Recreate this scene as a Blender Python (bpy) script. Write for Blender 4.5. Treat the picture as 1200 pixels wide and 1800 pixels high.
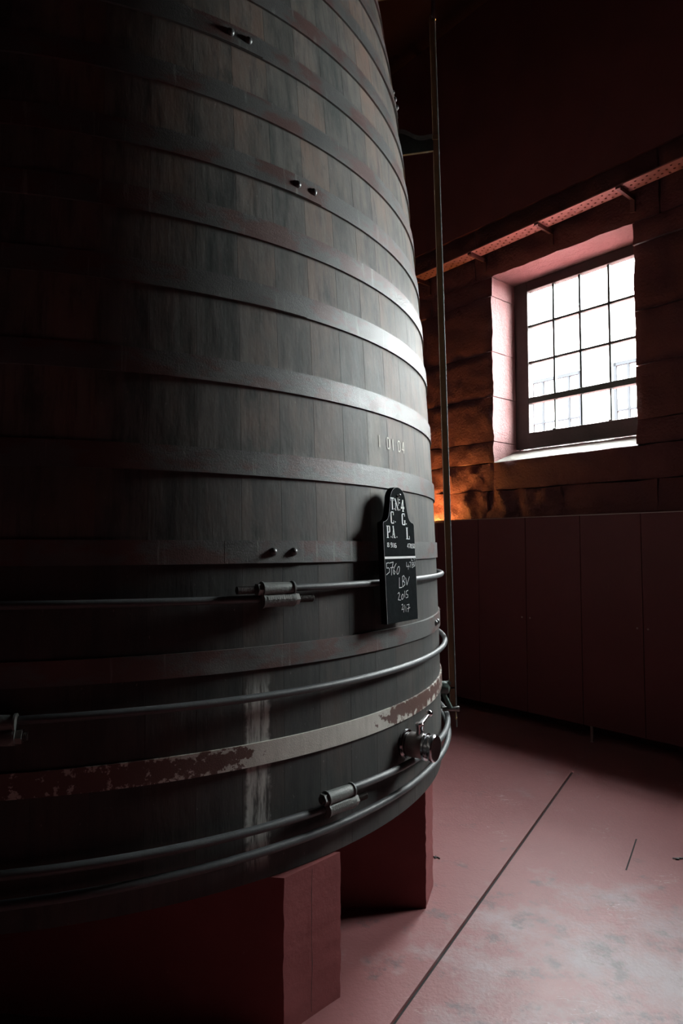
import bpy, bmesh, math, random
from mathutils import Vector, Matrix, noise
random.seed(7)
sc = bpy.context.scene
for o in list(bpy.data.objects):
    bpy.data.objects.remove(o)
C = sc.collection
PI = math.pi
rad = math.radians

# ------------------------------------------------------------------ camera, sky, exposure
HC = 1.547
cam_d = bpy.data.cameras.new('camera')
cam_d.sensor_fit = 'VERTICAL'
cam_d.sensor_height = 36.0
cam_d.lens = 36.0 * 1134.0 / 1800.0
cam_d.clip_start = 0.05
cam = bpy.data.objects.new('camera', cam_d)
C.objects.link(cam)
cam.location = (0, 0, HC)
cam.rotation_euler = (rad(90 + 3.034), 0, 0)
sc.camera = cam
sc.view_settings.view_transform = 'Standard'
sc.view_settings.look = 'None'
sc.view_settings.gamma = 1.0
sc.view_settings.use_curve_mapping = False
sc.view_settings.exposure = 0.0

SKY = 96.0                                                    # even bright overcast
world = bpy.data.worlds.new('overcast_sky')
sc.world = world
world.use_nodes = True
wn = world.node_tree.nodes
wn['Background'].inputs['Color'].default_value = (0.95, 0.98, 1.0, 1)
wn['Background'].inputs['Strength'].default_value = SKY

# ------------------------------------------------------------------ frames of reference
WA = rad(-40.5)
DU = Vector((math.sin(WA), math.cos(WA), 0))                 # along the window wall, away from the viewer
DN = Vector((math.cos(WA), -math.sin(WA), 0))                # out through the window wall
WROT = math.atan2(DU.y, DU.x)


def uw(u, w, z=0.0):
    return DU * u + DN * w + Vector((0, 0, z))


WW = 5.122                                                   # inner face of the window wall
WIN = [dict(u0=2.367, u1=3.747), dict(u0=-0.08, u1=1.30)]
WZ0, WZ1 = 2.355, 4.18
AX, AY = -1.3069, 3.6167                                     # the vat's axis
VZ = 0.485                                                   # its lower edge


def RV(z):
    h = (z - HC) / 1.82
    return 1.82 * (1 - .03939599 * h - .03105302 * h * h - .00361494 * h ** 3)


# ------------------------------------------------------------------ materials
def new_mat(name):
    m = bpy.data.materials.new(name)
    m.use_nodes = True
    nt = m.node_tree
    b = nt.nodes['Principled BSDF']
    return m, nt, b


def N(nt, kind, **kw):
    n = nt.nodes.new(kind)
    for k, v in kw.items():
        if k == 'op':
            n.operation = v
        elif hasattr(n, k) and not k.startswith('in_'):
            setattr(n, k, v)
    return n


def L(nt, a, b):
    nt.links.new(a, b)


def math_node(nt, op, a, b=None, c=None, clamp=False):
    n = nt.nodes.new('ShaderNodeMath')
    n.operation = op
    n.use_clamp = clamp
    for i, v in enumerate((a, b, c)):
        if v is None:
            continue
        if hasattr(v, 'is_linked'):
            nt.links.new(v, n.inputs[i])
        else:
            n.inputs[i].default_value = v
    return n.outputs[0]


def noise_node(nt, vec, scale, detail=4, rough=.55, mscale=None, off=None):
    if mscale or off:
        mp = nt.nodes.new('ShaderNodeMapping')
        if mscale:
            mp.inputs['Scale'].default_value = mscale
        if off:
            mp.inputs['Location'].default_value = off
        nt.links.new(vec, mp.inputs['Vector'])
        vec = mp.outputs[0]
    n = nt.nodes.new('ShaderNodeTexNoise')
    n.inputs['Scale'].default_value = scale
    n.inputs['Detail'].default_value = detail
    n.inputs['Roughness'].default_value = rough
    nt.links.new(vec, n.inputs['Vector'])
    return n.outputs['Fac']


def ramp(nt, fac, stops):
    r = nt.nodes.new('ShaderNodeValToRGB')
    el = r.color_ramp.elements
    while len(el) < len(stops):
        el.new(.5)
    for e, (p, c) in zip(el, stops):
        e.position = p
        e.color = (c[0], c[1], c[2], 1) if not isinstance(c, float) else (c, c, c, 1)
    nt.links.new(fac, r.inputs[0])
    return r.outputs[0]


def mix(nt, fac, a, b, mode='MIX'):
    n = nt.nodes.new('ShaderNodeMix')
    n.data_type = 'RGBA'
    n.blend_type = mode
    for sock, v in ((n.inputs[0], fac), (n.inputs[6], a), (n.inputs[7], b)):
        if hasattr(v, 'is_linked'):
            nt.links.new(v, sock)
        elif isinstance(v, (int, float)):
            sock.default_value = v
        else:
            sock.default_value = (v[0], v[1], v[2], 1)
    return n.outputs[2]


def bump(nt, bsdf, h, strength, dist=.01):
    b = nt.nodes.new('ShaderNodeBump')
    b.inputs['Strength'].default_value = strength
    b.inputs['Distance'].default_value = dist
    nt.links.new(h, b.inputs['Height'])
    nt.links.new(b.outputs[0], bsdf.inputs['Normal'])
    return b


def pos(nt):
    return nt.nodes.new('ShaderNodeNewGeometry').outputs['Position']


def vat_coords(nt):
    """azimuth about the vat axis in degrees, height"""
    p = pos(nt)
    s = nt.nodes.new('ShaderNodeSeparateXYZ')
    nt.links.new(p, s.inputs[0])
    x = math_node(nt, 'SUBTRACT', s.outputs[0], AX)
    y = math_node(nt, 'SUBTRACT', s.outputs[1], AY)
    a = math_node(nt, 'MULTIPLY', math_node(nt, 'ARCTAN2', y, x), 180 / PI)
    return p, a, s.outputs[2]


def band(nt, v, lo, hi, soft):
    """1 between lo and hi"""
    a = nt.nodes.new('ShaderNodeMapRange')
    a.interpolation_type = 'SMOOTHSTEP'
    for i, x in ((1, lo - soft), (2, lo + soft), (3, 0.0), (4, 1.0)):
        a.inputs[i].default_value = x
    nt.links.new(v, a.inputs[0])
    b = nt.nodes.new('ShaderNodeMapRange')
    b.interpolation_type = 'SMOOTHSTEP'
    for i, x in ((1, hi - soft), (2, hi + soft), (3, 1.0), (4, 0.0)):
        b.inputs[i].default_value = x
    nt.links.new(v, b.inputs[0])
    return math_node(nt, 'MULTIPLY', a.outputs[0], b.outputs[0])


def simple(name, col, rough=.5, metal=0.0, spec=.5, noise_amt=.25, nscale=30, bump_s=0.0, bscale=80):
    m, nt, b = new_mat(name)
    p = pos(nt)
    f = noise_node(nt, p, nscale, 5)
    c = mix(nt, f, [x * (1 - noise_amt) for x in col], [min(1, x * (1 + noise_amt)) for x in col])
    L(nt, c, b.inputs['Base Color'])
    b.inputs['Roughness'].default_value = rough
    b.inputs['Metallic'].default_value = metal
    b.inputs['Specular IOR Level'].default_value = spec
    if bump_s:
        bump(nt, b, noise_node(nt, p, bscale, 4), bump_s, .004)
    return m


def stave_material():
    m, nt, b = new_mat('dark_oak')
    p, az, z = vat_coords(nt)
    info = nt.nodes.new('ShaderNodeObjectInfo')
    rnd = info.outputs['Random']
    streak = noise_node(nt, p, 1.0, 7, .62, (26, 26, 2.2))
    big = noise_node(nt, p, 1.0, 4, .6, (3.2, 3.2, 1.3), (4, 2, 1))
    fine = noise_node(nt, p, 1.0, 6, .7, (90, 90, 14))
    mid = noise_node(nt, p, 1.0, 8, .66, (11, 11, 5.5), (1, 9, 4))
    tone = math_node(nt, 'ADD', math_node(nt, 'MULTIPLY', big, .55), math_node(nt, 'MULTIPLY', math_node(nt, 'SUBTRACT', rnd, .5), .15))
    tone = math_node(nt, 'ADD', tone, math_node(nt, 'MULTIPLY', mid, .42))
    base = ramp(nt, tone, [(.34, (.048, .056, .053)), (.45, (.084, .082, .074)), (.53, (.136, .108, .090)), (.64, (.175, .116, .090))])
    base = mix(nt, math_node(nt, 'MULTIPLY', ramp(nt, streak, [(.38, 0.0), (.66, 1.0)]), .50), base, (.185, .168, .152))
    dark = ramp(nt, noise_node(nt, p, 1.0, 6, .65, (34, 34, 3.0), (9, 3, 5)), [(.52, 0.0), (.70, 1.0)])
    base = mix(nt, math_node(nt, 'MULTIPLY', dark, .70), base, (.035, .036, .036))
    # below the rivetted middle hoop the staves are blended towards black, and less so up to the next hoop
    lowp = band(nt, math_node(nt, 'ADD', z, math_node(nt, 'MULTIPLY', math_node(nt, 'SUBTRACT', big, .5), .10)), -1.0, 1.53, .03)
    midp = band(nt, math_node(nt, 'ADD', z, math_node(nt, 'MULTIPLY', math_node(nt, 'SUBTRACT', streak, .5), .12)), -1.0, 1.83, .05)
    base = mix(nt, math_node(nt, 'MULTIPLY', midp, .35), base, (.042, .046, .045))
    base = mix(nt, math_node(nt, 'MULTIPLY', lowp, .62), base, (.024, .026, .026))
    # run of limewash down one stave, drips beside it
    edge = math_node(nt, 'ADD', az, math_node(nt, 'MULTIPLY', math_node(nt, 'SUBTRACT', noise_node(nt, p, 30, 4), .5), 1.2))
    st = math_node(nt, 'MULTIPLY', band(nt, edge, -56.7, -54.2, .25), band(nt, z, .55, 1.10, .05))
    st = math_node(nt, 'MULTIPLY', st, ramp(nt, noise_node(nt, p, 1.0, 5, .7, (60, 60, 6), (3, 1, 7)), [(.36, 0.0), (.54, 1.0)]))
    base = mix(nt, math_node(nt, 'MULTIPLY', st, .95), base, (.42, .42, .39))
    pale = math_node(nt, 'MULTIPLY', band(nt, az, -38.4, -35.2, .5), band(nt, z, 1.72, 2.12, .1))
    base = mix(nt, math_node(nt, 'MULTIPLY', pale, .45), base, (.34, .31, .26))
    # water marks and bruises
    blot = ramp(nt, mid, [(.30, 1.0), (.44, 0.0)])
    base = mix(nt, math_node(nt, 'MULTIPLY', blot, .5), base, (.030, .034, .033))
    # specks of old paint
    sp = ramp(nt, noise_node(nt, p, 1.0, 3, .6, (120, 120, 45)), [(.70, 0.0), (.76, 1.0)])
    base = mix(nt, math_node(nt, 'MULTIPLY', sp, .5), base, (.32, .31, .28))
    L(nt, base, b.inputs['Base Color'])
    r = math_node(nt, 'ADD', math_node(nt, 'MULTIPLY', streak, .24), .50)
    L(nt, r, b.inputs['Roughness'])
    b.inputs['Specular IOR Level'].default_value = .32
    wob = noise_node(nt, p, 1.0, 3, .5, (14, 14, 9), (2, 8, 1))
    h = math_node(nt, 'ADD', math_node(nt, 'MULTIPLY', fine, .35), math_node(nt, 'MULTIPLY', wob, 1.2))
    h = math_node(nt, 'ADD', h, math_node(nt, 'MULTIPLY', streak, .5))
    bump(nt, b, h, .24, .007)
    return m


def hoop_material(name, pale=False):
    m, nt, b = new_mat(name)
    p, az, z = vat_coords(nt)
    fine = noise_node(nt, p, 240, 4, .6)
    n1 = noise_node(nt, p, 1.0, 6, .62, (9, 9, 16))
    n2 = noise_node(nt, p, 1.0, 5, .62, (5, 5, 11), (7, 1, 3))
    base = mix(nt, n1, (.055, .058, .058), (.105, .105, .100))
    rust = ramp(nt, n2, [(.47, 0.0), (.57, 1.0)])
    if pale:
        brown = mix(nt, n1, (.070, .030, .024), (.115, .060, .048))
        fl = math_node(nt, 'ADD', noise_node(nt, p, 26, 8, .68), math_node(nt, 'MULTIPLY', band(nt, az, -55.5, -37.5, 4.0), .30))
        zoff = math_node(nt, 'MULTIPLY', math_node(nt, 'ABSOLUTE', math_node(nt, 'SUBTRACT', z, .888)), 3.4)
        fl = math_node(nt, 'ADD', fl, math_node(nt, 'SUBTRACT', zoff, .05))
        flake = ramp(nt, fl, [(.565, 0.0), (.60, 1.0)])
        lime = mix(nt, noise_node(nt, p, 1.0, 6, .7, (40, 40, 9)), (.30, .29, .25), (.62, .60, .55))
        base = mix(nt, flake, brown, lime)
    else:
        base = mix(nt, math_node(nt, 'MULTIPLY', rust, .75), base, (.090, .034, .028))
        run = ramp(nt, noise_node(nt, p, 1.0, 4, .6, (42, 42, 2.0), (1, 5, 0)), [(.62, 0.0), (.72, 1.0)])
        base = mix(nt, math_node(nt, 'MULTIPLY', run, .5), base, (.26, .26, .25))
    L(nt, base, b.inputs['Base Color'])
    L(nt, math_node(nt, 'ADD', math_node(nt, 'MULTIPLY', n1, .25), .36), b.inputs['Roughness'])
    b.inputs['Specular IOR Level'].default_value = .62
    bump(nt, b, math_node(nt, 'ADD', fine, math_node(nt, 'MULTIPLY', n1, 1.5)), .35, .003)
    return m


def floor_material():
    m, nt, b = new_mat('red_painted_concrete_floor')
    p = pos(nt)
    cloud = noise_node(nt, p, 1.3, 6, .6)
    worn = noise_node(nt, p, 2.2, 9, .68, None, (3, 1, 0))
    # the paint is worn through to grey where people turn round by the joint
    d = nt.nodes.new('ShaderNodeVectorMath')
    d.operation = 'DISTANCE'
    L(nt, p, d.inputs[0])
    d.inputs[1].default_value = (1.05, 2.25, 0)
    near = nt.nodes.new('ShaderNodeMapRange')
    near.interpolation_type = 'SMOOTHSTEP'
    for i, x in ((1, .2), (2, 1.35), (3, .20), (4, 0.0)):
        near.inputs[i].default_value = x
    L(nt, d.outputs['Value'], near.inputs[0])
    base = mix(nt, cloud, (.185, .066, .067), (.240, .092, .092))
    w = ramp(nt, math_node(nt, 'ADD', worn, near.outputs[0]), [(.60, 0.0), (.80, 1.0)])
    base = mix(nt, math_node(nt, 'MULTIPLY', w, .78), base, (.275, .24, .25))
    drk = ramp(nt, math_node(nt, 'ADD', noise_node(nt, p, 6.5, 8, .72, None, (8, 3, 0)), math_node(nt, 'MULTIPLY', near.outputs[0], .45)), [(.60, 0.0), (.70, 1.0)])
    base = mix(nt, math_node(nt, 'MULTIPLY', drk, .6), base, (.060, .055, .058))
    # pale scuffs
    wv = noise_node(nt, p, 1.0, 3, .6, (4.0, 17.0, 1), (2, 2, 0))
    line = math_node(nt, 'ABSOLUTE', math_node(nt, 'SUBTRACT', wv, .5))
    sc1 = ramp(nt, line, [(0.0, 1.0), (.008, 0.0)])
    pat = ramp(nt, noise_node(nt, p, 3.3, 3, .5, None, (5.4, 2.2, 0)), [(.60, 0.0), (.68, 1.0)])
    base = mix(nt, math_node(nt, 'MULTIPLY', math_node(nt, 'MULTIPLY', sc1, pat), .7), base, (.52, .44, .42))
    L(nt, base, b.inputs['Base Color'])
    L(nt, math_node(nt, 'ADD', math_node(nt, 'MULTIPLY', worn, .22), .36), b.inputs['Roughness'])
    b.inputs['Specular IOR Level'].default_value = .45
    h = math_node(nt, 'ADD', noise_node(nt, p, 70, 5, .6), math_node(nt, 'MULTIPLY', noise_node(nt, p, 9, 4), 1.5))
    bump(nt, b, h, .22, .006)
    return m


def paint_stone(name, col, bs=.9):
    m, nt, b = new_mat(name)
    p = pos(nt)
    c = noise_node(nt, p, 5, 7, .65)
    base = mix(nt, c, [x * .8 for x in col], [x * 1.18 for x in col])
    chip = ramp(nt, noise_node(nt, p, 38, 6, .7, None, (3, 3, 9)), [(.66, 0.0), (.74, 1.0)])
    base = mix(nt, math_node(nt, 'MULTIPLY', chip, .5), base, (.34, .25, .20))
    L(nt, base, b.inputs['Base Color'])
    b.inputs['Roughness'].default_value = .72
    b.inputs['Specular IOR Level'].default_value = .3
    h = math_node(nt, 'ADD', noise_node(nt, p, 46, 7, .7), math_node(nt, 'MULTIPLY', noise_node(nt, p, 14, 5), .9))
    bump(nt, b, h, bs, .022)
    return m


M = {}
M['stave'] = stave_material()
M['hoop'] = hoop_material('black_painted_iron_hoop')
M['pale_hoop'] = hoop_material('flaking_limewashed_hoop', True)
M['rod'] = simple('dark_grey_painted_rod', (.060, .064, .067), .50, .0, .5, .3, 60, .25, 160)
M['rivet'] = simple('dark_iron_rivet', (.09, .09, .09), .38, .5, .5, .3, 60)
M['coupling'] = simple('weathered_cast_coupling', (.13, .138, .13), .55, .1, .5, .45, 45, .4, 120)
M['nut'] = simple('grey_steel_nut', (.20, .20, .19), .42, .6, .5, .3, 60)
M['thread'] = simple('rusty_threaded_bar', (.05, .042, .038), .6, .3, .4, .3, 90)
M['floor'] = floor_material()
M['slot'] = simple('black_joint_filler', (.018, .016, .016), .8, 0, .2, .4, 40)
M['pillar'] = paint_stone('red_painted_pillar', (.20, .055, .055), .14)
M['wall'] = simple('dark_red_painted_plaster', (.075, .022, .023), .75, 0, .25, .2, 3, .3, 30)
M['stone'] = paint_stone('red_painted_rough_stone', (.14, .046, .048), 1.0)
M['reveal'] = paint_stone('lightened_pink_reveal', (.29, .150, .148), 1.0)  # wall paint made lighter on the reveals: daylight put into the colour
M['sill'] = paint_stone('grey_worn_granite_sill', (.36, .34, .31), .8)
M['upper'] = simple('dark_red_upper_wall', (.15, .045, .046), .8, 0, .2, .2, 3)
M['ceiling'] = simple('dark_red_ceiling', (.05, .018, .018), .8, 0, .2, .2, 3)
M['panel'] = simple('dark_red_board', (.105, .026, .027), .6, 0, .3, .10, 5)
M['screw'] = simple('pale_screw_head', (.30, .22, .20), .4, .3, .5, .1, 60)
M['leg'] = simple('grey_red_leg', (.24, .15, .14), .5, .2, .5, .1, 60)
M['frame'] = simple('dark_brown_window_frame', (.040, .026, .024), .6, 0, .3, .3, 25, .3, 60)
M['bar'] = simple('dark_iron_glazing_bar', (.050, .058, .052), .55, .2, .3, .3, 60)
M['tray'] = simple('red_painted_cable_tray', (.34, .135, .12), .55, 0, .4, .12, 30)
M['bracket'] = simple('dark_tray_bracket', (.12, .05, .045), .5, .2, .4, .2, 60)
M['board'] = simple('black_painted_board', (.010, .012, .013), .85, 0, .02, .45, 40, .2, 120)
M['board_edge'] = simple('grey_worn_edge', (.22, .22, .21), .5, 0, .4, .3, 60)
M['white'] = simple('white_stencil_paint', (.78, .79, .78), .6, 0, .3, .08, 120)
M['chalk'] = simple('white_chalk', (.62, .63, .63), .9, 0, .1, .25, 260)
M['cream'] = simple('cream_stencil_paint', (.66, .63, .55), .6, 0, .3, .15, 160)
M['wood'] = simple('brown_varnished_strip', (.19, .115, .060), .45, 0, .4, .25, 26)
M['iron'] = simple('black_cast_iron', (.035, .04, .038), .45, .3, .5, .3, 60, .2, 100)
M['green'] = simple('dark_green_painted_valve', (.10, .15, .13), .45, .1, .5, .3, 60)
M['brass'] = simple('tarnished_brass', (.38, .27, .15), .38, .8, .5, .2, 60)
M['chrome'] = simple('polished_chrome', (.62, .62, .64), .16, 1.0, .5, .06, 60)
M['satin'] = simple('brushed_steel', (.30, .27, .26), .42, .55, .5, .08, 60)
M['lamp_body'] = simple('grey_lamp_housing', (.12, .12, .12), .5, .3, .5, .1, 60)
M['facade'] = simple('white_rendered_facade', (.72, .72, .70), .9, 0, .2, .05, 1.5)
M['mullion'] = simple('dark_facade_bars', (.019, .020, .022), .9, 0, .0, .1, 3)
M['fglass'] = simple('dull_facade_glass', (.25, .26, .27), .5, 0, .2, .1, 3)
M['ground'] = simple('pale_street_paving', (.40, .39, .37), .9, 0, .2, .1, 3)

gm = bpy.data.materials.new('window_glass')
gm.use_nodes = True
g = gm.node_tree
g.nodes.clear()
go = g.nodes.new('ShaderNodeOutputMaterial')
gt = g.nodes.new('ShaderNodeBsdfTransparent')
gt.inputs[0].default_value = (.95, .97, .96, 1)
gg = g.nodes.new('ShaderNodeBsdfGlossy')
gg.inputs['Roughness'].default_value = .03
gl_ = g.nodes.new('ShaderNodeLayerWeight')
gl_.inputs[0].default_value = .5
gp_ = g.nodes.new('ShaderNodeMath')
gp_.operation = 'POWER'
gp_.inputs[1].default_value = 4.0
g.links.new(gl_.outputs['Facing'], gp_.inputs[0])
gf = g.nodes.new('ShaderNodeMath')
gf.operation = 'MULTIPLY_ADD'
gf.inputs[1].default_value = .8
gf.inputs[2].default_value = .03
g.links.new(gp_.outputs[0], gf.inputs[0])
gx = g.nodes.new('ShaderNodeMixShader')
g.links.new(gf.outputs[0], gx.inputs[0])
g.links.new(gt.outputs[0], gx.inputs[1])
g.links.new(gg.outputs[0], gx.inputs[2])
g.links.new(gx.outputs[0], go.inputs[0])
M['glass'] = gm

lm = bpy.data.materials.new('warm_lamp_lens')
lm.use_nodes = True
lb = lm.node_tree.nodes['Principled BSDF']
lb.inputs['Emission Color'].default_value = (1, .42, .08, 1)
lb.inputs['Emission Strength'].default_value = 12
M['lens'] = lm


# ------------------------------------------------------------------ mesh helpers
def obj(name, bm, mat, parent=None, smooth=False, kind=None, loc=None, rot=None, sharp=38):
    me = bpy.data.meshes.new(name)
    bmesh.ops.recalc_face_normals(bm, faces=bm.faces[:])
    if smooth:
        for f in bm.faces:
            f.smooth = True
    bm.to_mesh(me)
    bm.free()
    mats = mat if isinstance(mat, (list, tuple)) else [mat]
    for mm in mats:
        me.materials.append(mm)
    if smooth:
        me.set_sharp_from_angle(angle=rad(sharp))
    o = bpy.data.objects.new(name, me)
    C.objects.link(o)
    if parent:
        o.parent = parent
    if loc is not None:
        o.location = loc
    if rot is not None:
        o.rotation_euler = rot
    if kind:
        o['kind'] = kind
    return o


def thing(name, label, cat, loc=(0, 0, 0), rotz=0.0, group=None):
    o = bpy.data.objects.new(name, None)
    C.objects.link(o)
    o.empty_display_size = .1
    o.location = loc
    o.rotation_euler = (0, 0, rotz)
    o['label'] = label
    o['category'] = cat
    if group:
        o['group'] = group
    return o


def struct_empty(name, loc=(0, 0, 0), rotz=0.0):
    o = bpy.data.objects.new(name, None)
    C.objects.link(o)
    o.location = loc
    o.rotation_euler = (0, 0, rotz)
    o['kind'] = 'structure'
    return o


def box(bm, x0, x1, y0, y1, z0, z1, bev=0.0, mi=0):
    vs = [bm.verts.new((x, y, z)) for x in (x0, x1) for y in (y0, y1) for z in (z0, z1)]
    fs = [bm.faces.new([vs[i] for i in q]) for q in ((0, 1, 3, 2), (4, 6, 7, 5), (0, 4, 5, 1), (2, 3, 7, 6), (0, 2, 6, 4), (1, 5, 7, 3))]
    for f in fs:
        f.material_index = mi
    if bev:
        es = list({e for f in fs for e in f.edges})
        bmesh.ops.bevel(bm, geom=es, offset=bev, segments=2, affect='EDGES', profile=.5)


def tube(bm, pts, r, sides=10, cap=True, rad_fn=None):
    """round bar along a list of points"""
    pts = [Vector(p) for p in pts]
    rings = []
    up = None
    for i, p in enumerate(pts):
        t = (pts[min(i + 1, len(pts) - 1)] - pts[max(i - 1, 0)]).normalized()
        if up is None:
            up = Vector((0, 0, 1)) if abs(t.z) < .9 else Vector((1, 0, 0))
        a = t.cross(up).normalized()
        b_ = a.cross(t).normalized()
        up = b_
        rr = rad_fn(i) if rad_fn else r
        rings.append([bm.verts.new(p + (a * math.cos(k * 2 * PI / sides) + b_ * math.sin(k * 2 * PI / sides)) * rr) for k in range(sides)])
    for q in range(len(rings) - 1):
        for k in range(sides):
            bm.faces.new((rings[q][k], rings[q][(k + 1) % sides], rings[q + 1][(k + 1) % sides], rings[q + 1][k]))
    if cap:
        bm.faces.new(rings[0][::-1])
        bm.faces.new(rings[-1])


def lathe(bm, prof, seg=24, cap=True, mtx=None):
    """revolve (r, h) about +X; mtx places it"""
    rings = []
    for r, h in prof:
        ring = []
        for k in range(seg):
            a = 2 * PI * k / seg
            v = Vector((h, r * math.cos(a), r * math.sin(a)))
            ring.append(bm.verts.new(mtx @ v if mtx else v))
        rings.append(ring)
    for q in range(len(rings) - 1):
        for k in range(seg):
            bm.faces.new((rings[q][k], rings[q][(k + 1) % seg], rings[q + 1][(k + 1) % seg], rings[q + 1][k]))
    if cap:
        bm.faces.new(rings[0][::-1])
        bm.faces.new(rings[-1])


def prism(bm, outline, y0, y1):
    """outline in (x, z), extruded along y"""
    a = [bm.verts.new((x, y0, z)) for x, z in outline]
    b_ = [bm.verts.new((x, y1, z)) for x, z in outline]
    n = len(outline)
    bm.faces.new(a)
    bm.faces.new(b_[::-1])
    for i in range(n):
        bm.faces.new((a[i], b_[i], b_[(i + 1) % n], a[(i + 1) % n]))


# ------------------------------------------------------------------ room shell
U0, U1, W0, ZC = -5.5, 9.5, -4.6, 7.0
wall = struct_empty('wall_right', (0, 0, 0), WROT)           # local x runs along the wall, local -y points outwards


def WL(u, w, z):                                             # room coordinates -> wall_right's own frame
    return (u, -w, z)


bm = bmesh.new()
T0, T1 = WW + .44, WW + .49
holes = sorted((w['u0'] + .012, w['u1'] - .012) for w in WIN)
us = [U0]
for a, b_ in holes:
    us += [a, b_]
us.append(U1)
for i in range(0, len(us), 2):
    box(bm, us[i], us[i + 1], -T1, -T0, WZ0 + .14, WZ1 - .01)
box(bm, U0, U1, -T1, -T0, 0, WZ0 + .14)
box(bm, U0, U1, -T1, -T0, WZ1 - .01, ZC)
obj('wall_core', bm, M['wall'], wall)


def stone(u0, u1, z0, z1, rough_amp, dens, depth=.44, topslope=0.0, mat='stone', name='stone_block'):
    """one dressed block: hewn front and reveals, set a hair apart from its neighbours"""
    g = .004
    u0, u1, z0, z1 = u0 + g, u1 - g, z0 + g, z1 - g
    nu, nz, nw = max(3, int((u1 - u0) / dens)), max(3, int((z1 - z0) / dens)), max(3, int(depth / dens))
    bm = bmesh.new()
    push = random.uniform(-.012, .010)
    vmap = {}
    seed = random.uniform(0, 50)

    def V(i, j, k):
        key = (i, j, k)
        if key not in vmap:
            a, b_, c = i / nu, j / nz, k / nw
            zt = z1 + topslope * c
            p = Vector((u0 + (u1 - u0) * a, WW + push + depth * c if k else WW + push, z0 + (zt - z0) * b_))
            d = Vector((noise.fractal(p * 7 + Vector((seed, 0, 0)), 1, 2, 4), noise.fractal(p * 7 + Vector((0, seed, 9)), 1, 2, 4), noise.fractal(p * 7 + Vector((3, 0, seed)), 1, 2, 4)))
            w = 1.0
            edge = min(a, 1 - a) * (u1 - u0), min(b_, 1 - b_) * (z1 - z0)
            front = rough_amp if k == 0 else (.016 if z0 > 4.0 else .007)
            p += Vector((d.x * .35, d.y, d.z * .35)) * front
            if k == 0:                                       # arrises worn round
                e = max(0.0, .03 - min(edge)) / .03
                p.y += e * e * .016
            if k == nw:
                p.y = WW + depth
            vmap[key] = bm.verts.new((p.x, -p.y, p.z))
        return vmap[key]
    for i in range(nu):
        for j in range(nz):
            bm.faces.new((V(i, j, 0), V(i + 1, j, 0), V(i + 1, j + 1, 0), V(i, j + 1, 0)))
    for k in range(nw):
        for j in range(nz):
            bm.faces.new((V(0, j, k), V(0, j + 1, k), V(0, j + 1, k + 1), V(0, j, k + 1)))
            bm.faces.new((V(nu, j, k), V(nu, j, k + 1), V(nu, j + 1, k + 1), V(nu, j + 1, k)))
        for i in range(nu):
            bm.faces.new((V(i, 0, k), V(i, 0, k + 1), V(i + 1, 0, k + 1), V(i + 1, 0, k)))
            bm.faces.new((V(i, nz, k), V(i + 1, nz, k), V(i + 1, nz, k + 1), V(i, nz, k + 1)))
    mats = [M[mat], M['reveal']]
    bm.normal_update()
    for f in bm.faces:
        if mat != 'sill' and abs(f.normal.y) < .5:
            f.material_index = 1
    if mat == 'sill':                                        # only the worn top is bare stone, the face is painted
        mats[1] = M['stone']
        for f in bm.faces:
            if f.calc_center_median().z < z1 - .02:
                f.material_index = 1
    return obj(name, bm, mats, wall, smooth=True)


bm = bmesh.new()
box(bm, U0, U1, -T0 - .001, -WW, 4.72, ZC)
obj('upper_plaster', bm, M['upper'], wall)
zs = [0.0, .60, 1.15, 1.62, 2.08, WZ0, 2.56, 3.0, 3.44, 3.99, WZ1, 4.72]
for ci in range(len(zs) - 1):
    z0, z1 = zs[ci], zs[ci + 1]
    inside = z0 >= WZ0 - .01 and z1 <= WZ1 + .01
    spans = [(-1.9, 6.9)]
    if inside:
        spans, a = [], -1.9
        for h0, h1 in sorted((w['u0'], w['u1']) for w in WIN):
            spans.append((a, h0))
            a = h1
        spans.append((a, 6.9))
    cuts_keep = []
    for s0, s1 in spans:
        edges = [s0]
        if abs(z0 - 4.18) < .01:                             # lintels bridge the openings
            for h0, h1 in sorted((w['u0'], w['u1']) for w in WIN):
                edges += [h0 - .22, h1 + .20]
            e2, edges = edges + [s1], [s0]
            for q in e2[1:]:
                while q - edges[-1] > 1.9:
                    edges.append(edges[-1] + random.uniform(.7, 1.1))
                edges.append(q)
        elif abs(z1 - WZ0) < .01:                            # sill stones
            for h0, h1 in sorted((w['u0'], w['u1']) for w in WIN):
                edges += [h0 - .01, h1 + .01]
            e2, edges = edges + [s1], [s0]
            for q in e2[1:]:
                while q - edges[-1] > 1.6:
                    edges.append(edges[-1] + random.uniform(.6, .9))
                edges.append(q)
        else:
            n = max(1, round((s1 - s0) / (.55 if z1 - z0 < .3 else .82)))
            for q in range(1, n):
                edges.append(s0 + (s1 - s0) * (q + random.uniform(-.25, .25) + (.3 if ci % 2 and n > 2 else 0)) / n)
            edges.append(s1)
        for e0, e1 in zip(edges[:-1], edges[1:]):
            is_sill = abs(z1 - WZ0) < .01 and any(abs(e0 - (w['u0'] - .01)) < .02 for w in WIN)
            visible = 1.5 < z0 < 3.2 and e1 > 3.6
            jamb = inside and any(abs(e0 - w['u1']) < .02 for w in WIN)
            if is_sill:
                stone(e0, e1, z0, z1, .012, .05, topslope=.155, mat='sill', name='sill_stone')
            else:
                stone(e0, e1, z0, z1, .018 if jamb else .05 if (1.5 < z0 < 2.6) else .018, .040 if visible else (.055 if jamb or abs(z0 - 4.18) < .01 else .16))

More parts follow.
